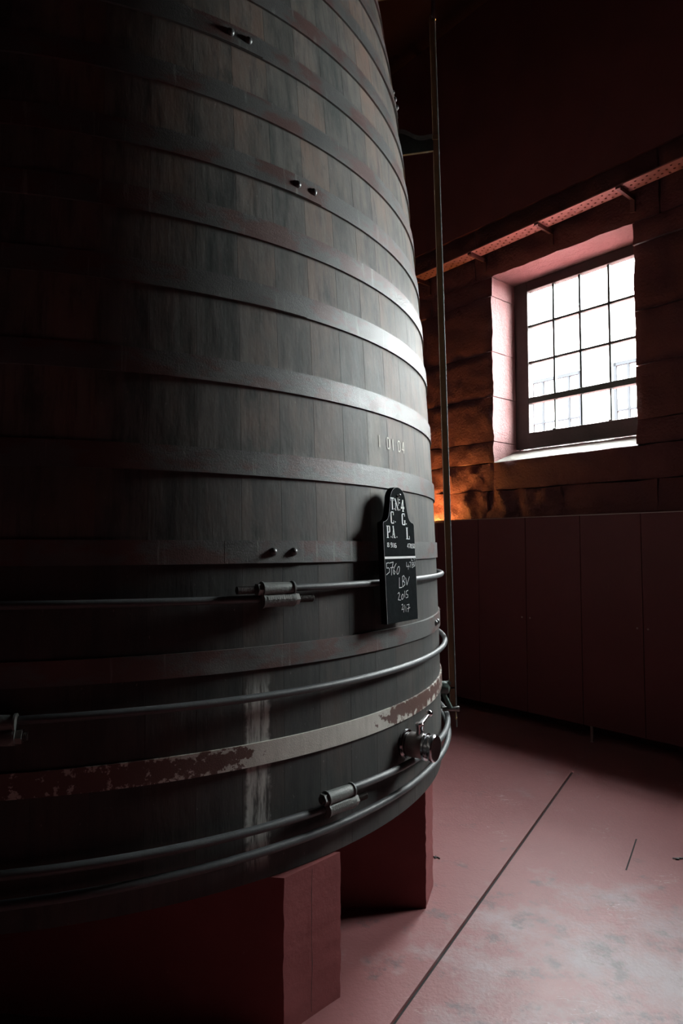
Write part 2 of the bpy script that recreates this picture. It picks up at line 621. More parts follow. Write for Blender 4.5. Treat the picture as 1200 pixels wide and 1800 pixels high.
bm = bmesh.new()                                             # floor slabs either side of the joint
J0, J1 = Vector((1.597, 4.537, 0)), Vector((.166, 2.177, 0))
jd = (J1 - J0).normalized()
jn = Vector((jd.y, -jd.x, 0))
floor = struct_empty('floor')
ext = 12
for s in (1, -1):
    bm = bmesh.new()
    a = J0 - jd * ext + jn * .0075 * s
    b_ = J0 + jd * ext + jn * .0075 * s
    vs = [bm.verts.new(v) for v in (a, b_, b_ + jn * ext * s, a + jn * ext * s)]
    lo = [bm.verts.new(v.co - Vector((0, 0, .15))) for v in vs]
    bm.faces.new(vs)
    bm.faces.new(lo[::-1])
    for i in range(4):
        bm.faces.new((vs[i], lo[i], lo[(i + 1) % 4], vs[(i + 1) % 4]))
    obj('slab', bm, M['floor'], floor)
bm = bmesh.new()                                             # filler: sunk where open, flush with paint past its end
for t0, t1, dz in ((0, ext, -.012),):
    vs = [bm.verts.new(J0 + jd * t + jn * .009 * s + Vector((0, 0, dz))) for t, s in ((t0, -1), (t1, -1), (t1, 1), (t0, 1))]
    bm.faces.new(vs)
obj('joint_filler', bm, M['slot'], floor)
bm = bmesh.new()
vs = [bm.verts.new(J0 + jd * t + jn * .009 * s + Vector((0, 0, -.0005))) for t, s in ((-ext, -1), (0, -1), (0, 1), (-ext, 1))]
bm.faces.new(vs)
obj('painted_joint', bm, M['floor'], floor)
bm = bmesh.new()                                             # saw cut
cpts = [Vector((1.559, 3.499, 0)), Vector((1.462, 3.338, 0)), Vector((1.359, 3.169, 0))]
for a, b_ in zip(cpts[:-1], cpts[1:]):
    d = (b_ - a).normalized()
    nn = Vector((d.y, -d.x, 0)) * .0035
    bm.faces.new([bm.verts.new(v + Vector((0, 0, .0008))) for v in (a - nn, b_ - nn, b_ + nn, a + nn)])
obj('saw_cut', bm, M['slot'], floor)


def plain_wall(name, a, b_, mat):
    bm = bmesh.new()
    n = (b_ - a).normalized()
    o = Vector((n.y, -n.x, 0)) * .2
    vs = [bm.verts.new(v + Vector((0, 0, z))) for z in (0, ZC) for v in (a, b_, b_ + o, a + o)]
    for q in ((0, 1, 2, 3), (4, 7, 6, 5), (0, 4, 5, 1), (1, 5, 6, 2), (2, 6, 7, 3), (3, 7, 4, 0)):
        bm.faces.new([vs[i] for i in q])
    return obj(name, bm, mat, kind='structure')


E1 = WW + .49
plain_wall('wall_back', uw(U1, E1), uw(U1, W0), M['wall'])
plain_wall('wall_left', uw(U1, W0), uw(U0, W0), M['wall'])
plain_wall('wall_front', uw(U0, W0), uw(U0, E1), M['wall'])
bm = bmesh.new()
vs = [bm.verts.new(uw(u, w, z)) for z in (ZC, ZC + .2) for u, w in ((U0 - .3, W0 - .3), (U1 + .3, W0 - .3), (U1 + .3, E1), (U0 - .3, E1))]
for q in ((0, 1, 2, 3), (4, 7, 6, 5), (0, 4, 5, 1), (1, 5, 6, 2), (2, 6, 7, 3), (3, 7, 4, 0)):
    bm.faces.new([vs[i] for i in q])
obj('ceiling', bm, M['ceiling'], kind='structure')


# ------------------------------------------------------------------ windows
def make_window(name, u0):
    """u0: low-u edge of the opening; frame .44 deep in the wall"""
    win = struct_empty(name, uw(u0, WW + .40, WZ0), WROT)    # local x along the wall, y towards the room, z up from the sill edge
    W_, D0, D1 = 1.38, -.06, .02
    gx0, gx1 = .108, 1.228                                   # glazed width
    gz0, gzt0, gzt1, gz1 = .305, .596, .655, 1.728
    zb, zt = .155, 1.825
    for a in ((0.0, gx0, zb, zt), (gx1, W_, zb, zt)):
        bm = bmesh.new()
        box(bm, a[0], a[1], D0, D1, a[2], a[3], .006)
        obj('stile', bm, M['frame'], win)
    bm = bmesh.new()
    box(bm, gx0, gx1, D0, D1, gz1, zt, .006)
    obj('head_rail', bm, M['frame'], win)
    bm = bmesh.new()
    box(bm, gx0, gx1, D0, D1 + .01, zb, gz0, .006)
    obj('bottom_rail', bm, M['frame'], win)
    bm = bmesh.new()
    box(bm, gx0, gx1, D0 + .01, D1 + .004, gzt0, gzt1, .005)
    obj('transom', bm, M['bar'], win)
    xs = [gx0, .400, .681, .954, gx1]
    zr = [gz0, gzt0, None, gzt1, 1.008, 1.373, gz1]
    for x in xs[1:4]:
        for a, b_ in ((gz0, gzt0), (gzt1, gz1)):
            bm = bmesh.new()
            hw = .008 if a < .5 else .0105
            box(bm, x - hw, x + hw, -.035, .002, a - .004, b_ + .004)
            obj('glazing_bar', bm, M['bar'], win)
    for z in (1.008, 1.373):
        bm = bmesh.new()
        box(bm, gx0, gx1, -.034, .004, z - .011, z + .011)
        obj('glazing_bar', bm, M['bar'], win)
    for i in range(4):
        for a, b_ in ((gz0, gzt0), (gzt1, 1.008), (1.008, 1.373), (1.373, gz1)):
            bm = bmesh.new()
            box(bm, xs[i] - .002, xs[i + 1] + .002, -.022, -.018, a - .002, b_ + .002)
            obj('pane', bm, M['glass'], win)
    for x in (.40, .954):                                    # little stops on the bottom rail
        bm = bmesh.new()
        box(bm, x - .018, x + .018, .0, .025, gz0 - .004, gz0 + .012, .003)
        obj('sash_stop', bm, M['bar'], win)
    # sky portal: lets the renderer find the daylight that comes in through the opening
    pd = bpy.data.lights.new('daylight_portal', 'AREA')
    pd.shape = 'RECTANGLE'
    pd.size, pd.size_y = 1.16, 1.46
    pd.cycles.is_portal = True
    po = bpy.data.objects.new('daylight_portal', pd)
    C.objects.link(po)
    po.location = uw(u0 + .668, WW + .40 + .075, WZ0 + 1.017)
    d = -DN
    po.rotation_euler = d.to_track_quat('-Z', 'Z').to_euler()
    return win


make_window('window_1', WIN[0]['u0'])
make_window('window_2', WIN[1]['u0'])

# ------------------------------------------------------------------ the building across the street
bw = WW + 9.0
bld = thing('building', 'white rendered building with barred windows across the street, seen through the panes', 'building', uw(3.5, bw, -1.0), WROT)
bm = bmesh.new()
box(bm, -1.2, 11, -.5, 0, 0, 8.0)
obj('facade_wall', bm, M['facade'], bld)
for iu in range(5):
    for iz in range(2):
        x, z = -.05 + iu * 2.15, 1.1 + iz * 3.4
        bm = bmesh.new()
        for e in ((0, .08, 0, 2.2), (1.32, 1.4, 0, 2.2), (0, 1.4, 0, .08), (0, 1.4, 2.12, 2.2)):
            box(bm, x + e[0], x + e[1], 0, .06, z + e[2], z + e[3])
        f = obj('window', bm, M['mullion'], bld)
        bm = bmesh.new()
        for k in range(1, 4):
            box(bm, x + k * .35 - .025, x + k * .35 + .025, .005, .05, z + .08, z + 2.12)
        for k in range(1, 4):
            box(bm, x + .08, x + 1.32, .005, .05, z + k * .55 - .02, z + k * .55 + .02)
        obj('window_bars', bm, M['mullion'], f)
bm = bmesh.new()
box(bm, -1.4, 11.2, -.6, .25, 8.0, 8.2)
obj('cornice', bm, M['facade'], bld)
bm = bmesh.new()
vs = [bm.verts.new(uw(u, w, -1.0)) for u, w in ((-30, WW + .5), (30, WW + .5), (30, 40), (-30, 40))]
bm.faces.new(vs)
obj('ground', bm, M['ground'], kind='structure')

# ------------------------------------------------------------------ the great vat
vat = thing('vat', 'huge dark oak vat bound with black iron hoops, standing on red pillars', 'vat', (AX, AY, VZ))


def VP(az, z, off=0.0):
    """point on the vat's outside in the vat's own frame"""
    r = RV(z) + off
    return Vector((r * math.cos(rad(az)), r * math.sin(rad(az)), z - VZ))


NST = 76
ZT = 4.75
bm = bmesh.new()
ha = 180.0 / NST
zl = [VZ + .004 + (ZT - VZ) * i / 22 for i in range(23)]
cols = [(-ha + .0025, -.028), (-ha + .0025, -.0066), (-ha + .03, -.0061), (-ha * .35, -.0060), (ha * .35, -.0060), (ha - .03, -.0061), (ha - .0025, -.0066), (ha - .0025, -.028)]
grid = [[bm.verts.new(VP(a, z, o)) for a, o in cols] for z in zl]
for r in range(22):
    for c in range(len(cols) - 1):
        bm.faces.new((grid[r][c], grid[r][c + 1], grid[r + 1][c + 1], grid[r + 1][c]))
bm.faces.new(grid[0])
bm.faces.new(grid[-1][::-1])
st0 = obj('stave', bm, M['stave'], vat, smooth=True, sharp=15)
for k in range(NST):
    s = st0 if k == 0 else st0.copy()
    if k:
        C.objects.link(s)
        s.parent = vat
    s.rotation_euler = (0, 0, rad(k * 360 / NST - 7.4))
bm = bmesh.new()                                             # core behind the joints, floor and lid
prof = [(RV(z) - .02, z - VZ) for z in zl]
rings = [[bm.verts.new((r * math.cos(a * PI / 36), r * math.sin(a * PI / 36), z)) for a in range(72)] for r, z in prof]
for q in range(len(rings) - 1):
    for k in range(72):
        bm.faces.new((rings[q][k], rings[q][(k + 1) % 72], rings[q + 1][(k + 1) % 72], rings[q + 1][k]))
bm.faces.new(rings[0][::-1])
bm.faces.new(rings[-1])
obj('head', bm, M['iron'], vat)


def hoop_band(bm, z0, z1, a0, a1, off, th, n, taper_ends=True):
    k = max(2, n)
    rows = []
    for i in range(k + 1):
        a = a0 + (a1 - a0) * i / k
        t_ = th * min(1, i / (k * .6)) if a1 - a0 < 359.9 else th
        rows.append([bm.verts.new(VP(a, z, o)) for z, o in ((z0, off - .012), (z0, off + t_), (z1, off + t_), (z1, off - .012))])
    for i in range(k):
        for j in range(3):
            bm.faces.new((rows[i][j], rows[i + 1][j], rows[i + 1][j + 1], rows[i][j + 1]))
    if a1 - a0 < 359.9:
        bm.faces.new(rows[0])
        bm.faces.new(rows[-1][::-1])


def rivet_bm(az, z, off, r=.0135):
    bm = bmesh.new()
    n = Vector((math.cos(rad(az)), math.sin(rad(az)), 0))
    q = n.to_track_quat('X', 'Z').to_matrix().to_4x4()
    mt = Matrix.Translation(VP(az, z, off)) @ q
    lathe(bm, [(r * 1.05, -.002), (r * 1.05, .001), (r * .95, .005), (r * .7, .0095), (r * .35, .0118), (.0008, .0125)], 12, True, mt)
    return bm


HOOPS = [  # lower edge, height, lap end azimuth, rivet azimuths
    (4.30, .078, -80, (-84, -81.5)), (4.049, .078, 0.5, (-4.5, -2)), (3.800, .078, -11.5, (-14.8, -12.6)),
    (3.548, .078, -75, (-79, -76.6)), (3.325, .078, -53.0, (-57.28, -54.93)), (3.082, .078, -140, (-144, -142)),
    (2.836, .078, -45.09, (-48.85, -46.33)), (2.611, .078, 30, (26, 28.4)), (2.369, .079, -48.4, ()),
    (2.080, .079, 60, (56, 58.4)), (1.780, .080, 100, (96, 98.4)), (1.491, .075, -49.6, (-53.75, -51.20)),
    (1.150, .072, -19.2, (-17.6, -15.6)), (.848, .071, -87.0, ())]
for i, (z0, hh, lap, rv) in enumerate(HOOPS):
    bm = bmesh.new()
    hoop_band(bm, z0, z0 + hh, -180, 180, -.006, .0085, 144)
    bmesh.ops.remove_doubles(bm, verts=bm.verts[:], dist=.0002)
    hoop_band(bm, z0 + .0005, z0 + hh - .0005, lap - (9 if lap > -19.3 and lap < -19.1 else 9.5), lap, .0025, .0045, 8) if abs(lap + 19.2) > .01 else hoop_band(bm, z0 + .0005, z0 + hh - .0005, lap - 11, lap, .0025, .0050, 8)
    ho = obj('hoop', bm, M['pale_hoop'] if abs(z0 - .848) < .01 else M['hoop'], vat, smooth=True)
    if abs(z0 - .848) < .01:
        ho['label'] = 'hoop with flaking off-white limewash over brown paint'
    for a in rv:
        obj('rivet', rivet_bm(a, z0 + hh * (.50 if abs(z0 - 3.325) > .01 else .52), .0065 if abs(lap + 19.2) > .01 else .002), M['rivet'], ho, smooth=True)


def rod_part(zfun, a_start, a_end, off, r, coupl=None):
    """steel tie rod round the vat; coupl = azimuth and heights of its screwed coupling"""
    bm = bmesh.new()
    n = 150
    tube(bm, [VP(a_start + (a_end - a_start) * i / n, zfun(a_start + (a_end - a_start) * i / n), off) for i in range(n + 1)], r, 12)
    rod = obj('tie_rod', bm, M['rod'], vat, smooth=True)
    if coupl:
        az, zu, zw = coupl['az'], coupl['zu'], coupl['zl']
        half, tl, tr = coupl['half'], coupl['tail_l'], coupl['tail_r']
        t = Vector((-math.sin(rad(az)), math.cos(rad(az)), 0))
        n_ = Vector((math.cos(rad(az)), math.sin(rad(az)), 0))
        slope = coupl.get('slope', 0.0)
        t = (t + Vector((0, 0, slope))).normalized()
        up = t.cross(n_) * -1
        if up.z < 0:
            up = -up

        def place(zc, s, o):
            return VP(az, zc, o) + t * s
        rt = .0225
        bm = bmesh.new()
        for zc, sg in ((zu, 1), (zw, -1)):
            pts = [place(zc, s, off + .012) for s in (-half, -half + .006, -half + .006, -half * .2, half * .5, half - .006, half - .006, half)]
            radii = [rt + .003, rt + .003, rt, rt, rt - .001 * sg, rt - .0025 * sg, rt + .002, rt + .002]
            tube(bm, pts, rt, 16, True, lambda i: radii[i])
        mid = (zu + zw) / 2                                  # web between the two sleeves
        c = place(mid, 0, off + .006)
        ax = Matrix((t, up, n_)).transposed().to_4x4()
        bb = bmesh.new()
        box(bb, -half + .004, half - .004, -.016, .016, -.020, .012)
        for v in bb.verts:
            v.co = c + (ax @ v.co)
        tmp = bpy.data.meshes.new('web')
        bb.to_mesh(tmp)
        bb.free()
        bm.from_mesh(tmp)
        bpy.data.meshes.remove(tmp)
        obj('coupling', bm, M['coupling'], rod, smooth=True)
        for zc, sg, tail in ((zu, -1, tl), (zw, 1, tr)):
            bm = bmesh.new()
            s0, s1 = sg * half, sg * (half + .017)
            tube(bm, [place(zc, s0, off + .012), place(zc, s1, off + .012)], .0205, 6)
            obj('nut', bm, M['nut'], rod)
            bm = bmesh.new()                                 # screw thread, ridged
            ns = int(tail / .0022)
            tube(bm, [place(zc, sg * (half + .012 + tail * i / ns), off + .012) for i in range(ns + 1)], .012, 12, True, lambda i: .0112 if i % 2 else .0128)
            obj('threaded_end', bm, M['thread'], rod, smooth=True)
        # raised cast mark along the lower sleeve
        bm = bmesh.new()
        for k in range(11):
            s = -half * .72 + k * half * .135
            c = place(zw, s, off + .012)
            bb0 = len(bm.verts)
            w_, h_ = .0028, random.choice((.006, .0075))
            for q in ((-w_, -h_), (w_, -h_), (w_, h_), (-w_, h_)):
                bm.verts.new(c + t * q[0] + (up * .42 + n_ * .9).normalized() * (rt + .0012) + (n_ * -.42 + up * .9).normalized() * q[1])
            bm.verts.ensure_lookup_table()
            bm.faces.new([bm.verts[bb0 + i] for i in range(4)])
        obj('cast_mark', bm, M['nut'], rod)
    return rod


def helix(a_c, z_hi, z_lo, spread=60, tilt_r=0.0, tilt_l=0.0):
    """height of a rod that leaves its coupling high on one side and comes back low on the other"""
    def f(a):
        d = a - a_c
        if d < spread * 2:
            return z_hi + tilt_r * d
        if d > 360 - spread * 2:
            return z_lo + tilt_l * (360 - d)
        k = (d - spread * 2) / (360 - spread * 4)
        return (z_hi + tilt_r * spread * 2) * (1 - k) + (z_lo + tilt_l * spread * 2) * k
    return f


OFF = .024
rod_part(helix(-53.75, 1.408, 1.377, 60, 0, .0002), -53.75, 360 - 53.75, OFF - .005, .0125, dict(az=-53.75, zu=1.408, zl=1.372, half=.060, tail_l=.075, tail_r=.065))
rod_part(helix(-79.2, 1.068, 1.026, 60, 0, 0), -79.2, 360 - 79.2, OFF, .0125, dict(az=-79.2, zu=1.066, zl=1.028, half=.070, tail_l=.03, tail_r=.018))
rod_part(helix(-46.3, .700, .664, 60, -.0009, -.0001), -46.3, 360 - 46.3, OFF + .004, .0135, dict(az=-46.3, zu=.700, zl=.662, half=.062, tail_l=.012, tail_r=.055))
rod_part(lambda a: .600 + .0004 * (min(max(a, 270), 350) - 325), 140, 500, OFF + .006, .0135)

# stencilled date on the staves: 1 01 04
GLY = {  # strokes in a unit cell, (x0, y0, x1, y1) bars or (x0,y0,x1,y1,w) slanted bars
    '1': [(.36, 0, .64, 1)],
    '0': [(.0, .12, .26, .88), (.74, .12, 1, .88), (.14, 0, .86, .12), (.14, .88, .86, 1)],
    '4': [(.62, 0, .88, 1), (.0, .24, 1, .36), (.05, .36, .62, 1, .20)],
    '8': [(.0, .08, .30, .44), (.70, .08, 1, .44), (.05, .56, .32, .92), (.68, .56, .95, .92), (.15, 0, .85, .1), (.15, .9, .85, 1), (.2, .45, .8, .55)],
    '9': [(.0, .5, .30, .92), (.70, .08, 1, .92), (.15, .9, .85, 1), (.2, .42, .75, .52), (.1, 0, .85, .1)],
    '6': [(.0, .08, .30, .92), (.70, .08, 1, .5), (.15, .9, .85, 1), (.25, .48, .85, .58), (.15, 0, .85, .1)],
    '7': [(.0, .86, 1, 1), (.35, 0, .85, .86, .28)],
    '5': [(.0, .5, .28, 1), (.1, .88, .95, 1), (.2, .46, .85, .58), (.70, .08, 1, .5), (.05, 0, .85, .12)],
    'T': [(.40, 0, .66, 1), (.0, .90, .38, 1), (.68, .90, 1.04, 1), (.0, .72, .09, .9), (.95, .72, 1.04, .9), (.34, 0, .72, .05)],
    'N': [(.08, 0, .20, .62), (.0, 0, .28, .04), (.84, .40, .94, 1), (.74, .96, 1.02, 1), (.10, 1, .96, 0, .24)],
    'f': [(.52, 0, .80, 1), (.12, .40, .52, .88, .11), (.06, .24, .46, .40), (.84, .22, 1.02, .42), (.40, 0, .92, .05)],
    'C': [(.02, .08, .30, .92), (.16, .92, .92, 1), (.16, 0, .92, .08), (.84, .70, .96, .96), (.84, .04, .96, .26)],
    'G': [(.02, .08, .30, .92), (.16, .92, .88, 1), (.16, 0, .92, .08), (.80, .74, .92, .96), (.72, .04, .98, .36), (.62, .36, 1.05, .41)],
    'P': [(.12, 0, .40, 1), (.0, .95, .2, 1), (.0, 0, .55, .05), (.44, .94, .86, 1), (.70, .50, .98, .95), (.44, .44, .84, .51)],
    'A': [(.04, 0, .46, 1, .12), (.46, 1, .88, 0, .28), (.0, 0, .26, .04), (.62, 0, 1.08, .04), (.22, .28, .64, .34)],
    'L': [(.12, 0, .42, 1), (.0, .96, .54, 1), (.0, 0, .88, .06), (.86, 0, .98, .28)],
    '.': [(.2, 0, .8, .10)],
    ':': [(.1, .60, .9, .72), (.1, .86, .9, .98)],
}


def glyph_quads(ch):
    for s in GLY[ch]:
        if len(s) == 4:
            x0, y0, x1, y1 = s
            yield ((x0, y0), (x1, y0), (x1, y1), (x0, y1))
        else:
            x0, y0, x1, y1, w = s
            yield ((x0, y0), (x0 + w, y0), (x1 + w, y1), (x1, y1)) if y1 > y0 else ((x1 - w, y1), (x1, y1), (x0 + w * .2, y0), (x0 - w * .8, y0))


for txt, az0 in (('1', -36.1), ('01', -33.85), ('04', -30.75)):
    bm = bmesh.new()
    for i, ch in enumerate(txt):
        for q in glyph_quads(ch):
            bm.faces.new([bm.verts.new(VP(az0 + (i * 1.25 + x * .85), 1.944 + y * .049, -.0042)) for x, y in q])
    obj('stencilled_number', bm, M['cream'], vat)

# chrome sampling tap
ta = -31.6
tn = Vector((math.cos(rad(ta)), math.sin(rad(ta)), 0))
tt = Vector((-math.sin(rad(ta)), math.cos(rad(ta)), 0))
T0_ = VP(ta, .752, -.006)


def tap_m(at, axis):
    return Matrix.Translation(at) @ axis.to_track_quat('X', 'Z').to_matrix().to_4x4()


bm = bmesh.new()
mt = tap_m(T0_, tn)
lathe(bm, [(.030, 0), (.030, .018), (.046, .020), (.049, .025), (.049, .086), (.046, .090)], 28, True, mt)
tap = obj('tap', bm, M['satin'], vat, smooth=True)
tap['label'] = 'polished chrome tap with lever'
bm = bmesh.new()
lathe(bm, [(.040, 0), (.056, .001), (.058, .006), (.055, .014), (.040, .019), (.030, .02)], 28, True, mt)
obj('flange', bm, M['chrome'], tap, smooth=True)
bm = bmesh.new()
lathe(bm, [(.047, .089), (.053, .091), (.053, .099), (.046, .102), (.046, .114), (.053, .117), (.054, .121), (.054, .132), (.049, .137), (.0001, .135)], 28, True, mt)
obj('end_cap', bm, M['chrome'], tap, smooth=True)
bm = bmesh.new()
sb = T0_ + tn * .066 + Vector((0, 0, .043))
lathe(bm, [(.016, 0), (.016, .032), (.0175, .034), (.0175, .044), (.013, .048), (.0001, .048)], 18, True, tap_m(sb, Vector((0, 0, 1))))
obj('valve_stem', bm, M['chrome'], tap, smooth=True)
bm = bmesh.new()
lv = (tt * .96 + Vector((0, 0, .28))).normalized()
la = sb + Vector((0, 0, .036))
tube(bm, [la, la + lv * .02, la + lv * .05, la + lv * .088], .008, 12, True, lambda i: (.011, .010, .0075, .006)[i])
be = la + lv * .098
mm_ = Matrix.Translation(be)
bmesh.ops.create_uvsphere(bm, u_segments=14, v_segments=10, radius=.0145, matrix=mm_)
obj('lever', bm, M['chrome'], tap, smooth=True)

# ------------------------------------------------------------------ label board hanging on the vat
BAZ = -35.0
bn = Vector((math.cos(rad(BAZ)), math.sin(rad(BAZ)), 0))
bt = Vector((-math.sin(rad(BAZ)), math.cos(rad(BAZ)), 0))
BO = 1.890
borg = Vector((AX, AY, 0)) + bn * BO + bt * -.001 + Vector((0, 0, 1.254))
# board frame: x to the right, y out of the board, z up; it leans back with the slope of the staves
blean = rad(2.6)
bx = bt
bz = Vector((0, 0, 1)) * math.cos(blean) - bn * math.sin(blean)
by = bn * math.cos(blean) + Vector((0, 0, 1)) * math.sin(blean)
bd = thing('label_board', 'black bottle-shaped label board with white stencilled letters and chalk notes, hung on the vat', 'sign')
bd.matrix_world = Matrix((bx, by, bz)).transposed().to_4x4()
bd.location = borg
half = [(.121, 0.0), (.122, .18), (.122, .378), (.118, .386), (.100, .390), (.086, .398), (.077, .412), (.071, .430), (.065, .452), (.061, .470)]
arch = [(.060 * math.cos(a * PI / 14), .472 + .055 * math.sin(a * PI / 14)) for a in range(1, 14)]
outline = half + arch + [(-x, z) for x, z in reversed(half)]
bm = bmesh.new()
prism(bm, outline, -.026, 0.0)
for f in bm.faces:
    if abs(f.normal.y) < .5:
        f.material_index = 0
obj('board', bm, M['board'], bd)
bm = bmesh.new()                                             # worn arris
loop = outline
for i in range(len(loop) - 1):
    a, b_ = Vector((loop[i][0], 0, loop[i][1])), Vector((loop[i + 1][0], 0, loop[i + 1][1]))
    cen = Vector((0, 0, .3 if i < 99 else .3))
    ia, ib = a.lerp(Vector((a.x * .985, 0, a.z + (.002 if a.z < .1 else -.001))), 1), b_.lerp(Vector((b_.x * .985, 0, b_.z + (.002 if b_.z < .1 else -.001))), 1)
    bm.faces.new([bm.verts.new(v + Vector((0, .0006, 0))) for v in (a, b_, ib, ia)])
obj('worn_edge', bm, M['board_edge'], bd)
bm = bmesh.new()
rows = [  # text, x, y, cell width, height
    ('T', -.060, .436, .025, .047), ('.', -.037, .437, .008, .046), ('N', -.026, .434, .028, .047), (':', .0065, .434, .0065, .047), ('.', .006, .435, .008, .046), ('f', .018, .431, .027, .047),
    ('C', -.064, .381, .025, .047), ('.', -.033, .386, .008, .047), ('G', .022, .377, .028, .047), ('.', .053, .380, .008, .047),
    ('P', -.098, .325, .027, .047), ('.', -.070, .327, .008, .046), ('A', -.058, .325, .025, .047), ('.', -.026, .327, .008, .046), ('L', .052, .321, .029, .047),
    ('8', -.098, .290, .015, .017), ('9', -.073, .289, .014, .018), ('1', -.057, .288, .014, .018), ('6', -.043, .287, .015, .018),
    ('4', .056, .286, .012, .018), ('7', .070, .286, .011, .018), ('8', .083, .285, .011, .018), ('5', .096, .285, .011, .018), ('0', .108, .285, .011, .018)]
bm.free()
words, cur = [], [rows[0]]
for r in rows[1:]:
    if r[0] != '.' and r[0] != ':' and (abs(r[2] - cur[-1][2]) > .012 or r[1] - (cur[-1][1] + cur[-1][3]) > .018):
        words.append(cur)
        cur = []
    cur.append(r)
words.append(cur)
for wd in words:
    bm = bmesh.new()
    for ch, x, y, w, h in wd:
        for q in glyph_quads(ch):
            bm.faces.new([bm.verts.new((x + p[0] * w, .0008, y + p[1] * h)) for p in q])
    obj('stencilled_lettering', bm, M['white'], bd)
bm = bmesh.new()
box(bm, -.120, .121, .0002, .0015, .245, .2535)
obj('painted_line', bm, M['white'], bd)


def bp(X, Y):                                                # sketch grid of the chalk notes -> board
    x, y = 665 + X / 12.86, 965 + Y / 12.86
    return Vector(((x - (707.5 - (1092 - y) * .0396)) * .00440, .0010, (1092 - y) * .00219))


def ell(cx, cy, rx, ry, tilt=0.0, n=12, a0=0.0, a1=2 * PI):
    return [(cx + rx * math.cos(a0 + (a1 - a0) * i / n) + tilt * math.sin(a0 + (a1 - a0) * i / n), cy - ry * math.sin(a0 + (a1 - a0) * i / n)) for i in range(n + 1)]


CH = [
    ([(220, 280), (172, 290), (178, 400), (215, 392), (240, 430), (236, 490), (172, 545)], 1), ([(230, 290), (320, 270), (288, 420), (280, 560)], 1), ([(255, 397), (325, 385)], 1),
    ([(385, 305), (338, 400), (320, 500), (340, 550), (362, 490), (332, 455)], 1), (ell(430, 462, 28, 88, 14), 1),
    ([(455, 630), (455, 860), (515, 855)], 1), ([(525, 610), (530, 845)], 1), ([(525, 612), (555, 590), (575, 625), (565, 690), (532, 722), (578, 742), (582, 800), (532, 850)], 1), ([(600, 640), (630, 812), (690, 625)], 1),
    ([(420, 990), (448, 962), (462, 1010), (428, 1128), (485, 1140)], .9), (ell(525, 1072, 22, 58, 6), .9), ([(578, 945), (580, 1092)], .9), ([(655, 938), (612, 958), (616, 1030), (652, 1040), (652, 1095), (608, 1105)], .9),
    ([(505, 1255), (528, 1238), (536, 1285), (508, 1362), (548, 1352)], .8), ([(575, 1260), (550, 1425)], .8), ([(600, 1300), (605, 1420)], .8), ([(625, 1272), (680, 1262), (652, 1435)], .8), ([(635, 1358), (700, 1340)], .8),
    ([(625, 285), (624, 388), (690, 380)], .75), ([(668, 330), (664, 455)], .6), ([(688, 292), (728, 286), (706, 412)], .75), (ell(765, 318, 14, 34, 3), .7), (ell(765, 385, 17, 34, 3), .7), ([(800, 290), (785, 300), (790, 345), (805, 352), (800, 395), (780, 400)], .7), (ell(820, 335, 12, 55, 3), .7),
    ([(738, 200), (742, 250), (772, 244)], .6), ([(800, 205), (818, 225), (806, 262)], .55)]
for n0, n1 in ((0, 5), (5, 9), (9, 13), (13, 18), (18, 25), (25, 27)):     # one part to a word
    bm = bmesh.new()
    for pts, wgt in CH[n0:n1]:
        P_ = [bp(*p) for p in pts]
        for a, b_ in zip(P_[:-1], P_[1:]):
            d = b_ - a
            if d.length < 1e-6:
                continue
            n = Vector((d.z, 0, -d.x)).normalized() * .00135 * wgt
            e = d.normalized() * .0006
            bm.faces.new([bm.verts.new(v) for v in (a - n - e, b_ - n + e, b_ + n + e, a + n - e)])
    obj('chalk_writing', bm, M['chalk'], bd)
bm = bmesh.new()
lathe(bm, [(.010, -.0005), (.010, .0006), (.0001, .0008)], 14, True, Matrix.Translation((.002, 0, .489)) @ Vector((0, 1, 0)).to_track_quat('X', 'Z').to_matrix().to_4x4())
obj('hanging_hole', bm, M['slot'], bd)
bm = bmesh.new()
tube(bm, [(.002, -.024, .489), (.003, .003, .491), (.004, .010, .497)], .003, 8)
obj('hook', bm, M['nut'], bd, smooth=True)

# ------------------------------------------------------------------ level gauge beside the vat
GX, GY = .587, 3.45
gz_top = 4.33
gauge = thing('level_gauge', 'tall narrow level gauge, glass tube on brown strip, beside the vat', 'gauge', (GX, GY, 0))
lean = -.022


def gp(z, dx=0.0, dy=0.0):
    return Vector((lean * (z - .8) + dx, dy, z))


bm = bmesh.new()
n = 24
z0, z1 = .70, 4.50
vs = []
for z in (z0, z1):
    vs.append([bm.verts.new(gp(z, a, b_)) for a, b_ in ((-.0165, -.010), (.0105, -.010), (.0105, .012), (-.0165, .012))])
bm.faces.new(vs[0])
bm.faces.new(vs[1][::-1])
for i in range(4):
    bm.faces.new((vs[0][i], vs[0][(i + 1) % 4], vs[1][(i + 1) % 4], vs[1][i]))
obj('backing_strip', bm, M['wood'], gauge)
bm = bmesh.new()
tube(bm, [gp(z, .0125, -.010) for z in (.60, 2, 3, 4.52)], .0035, 10)
obj('glass_tube', bm, M['coupling'], gauge, smooth=True)
bm = bmesh.new()
tube(bm, [gp(z, .006, -.012) for z in (4.47, 4.478, 4.66, 4.82)], .012, 14, True, lambda i: (.0125, .0135, .0115, .0115)[i])
obj('top_sleeve', bm, M['chrome'], gauge, smooth=True)


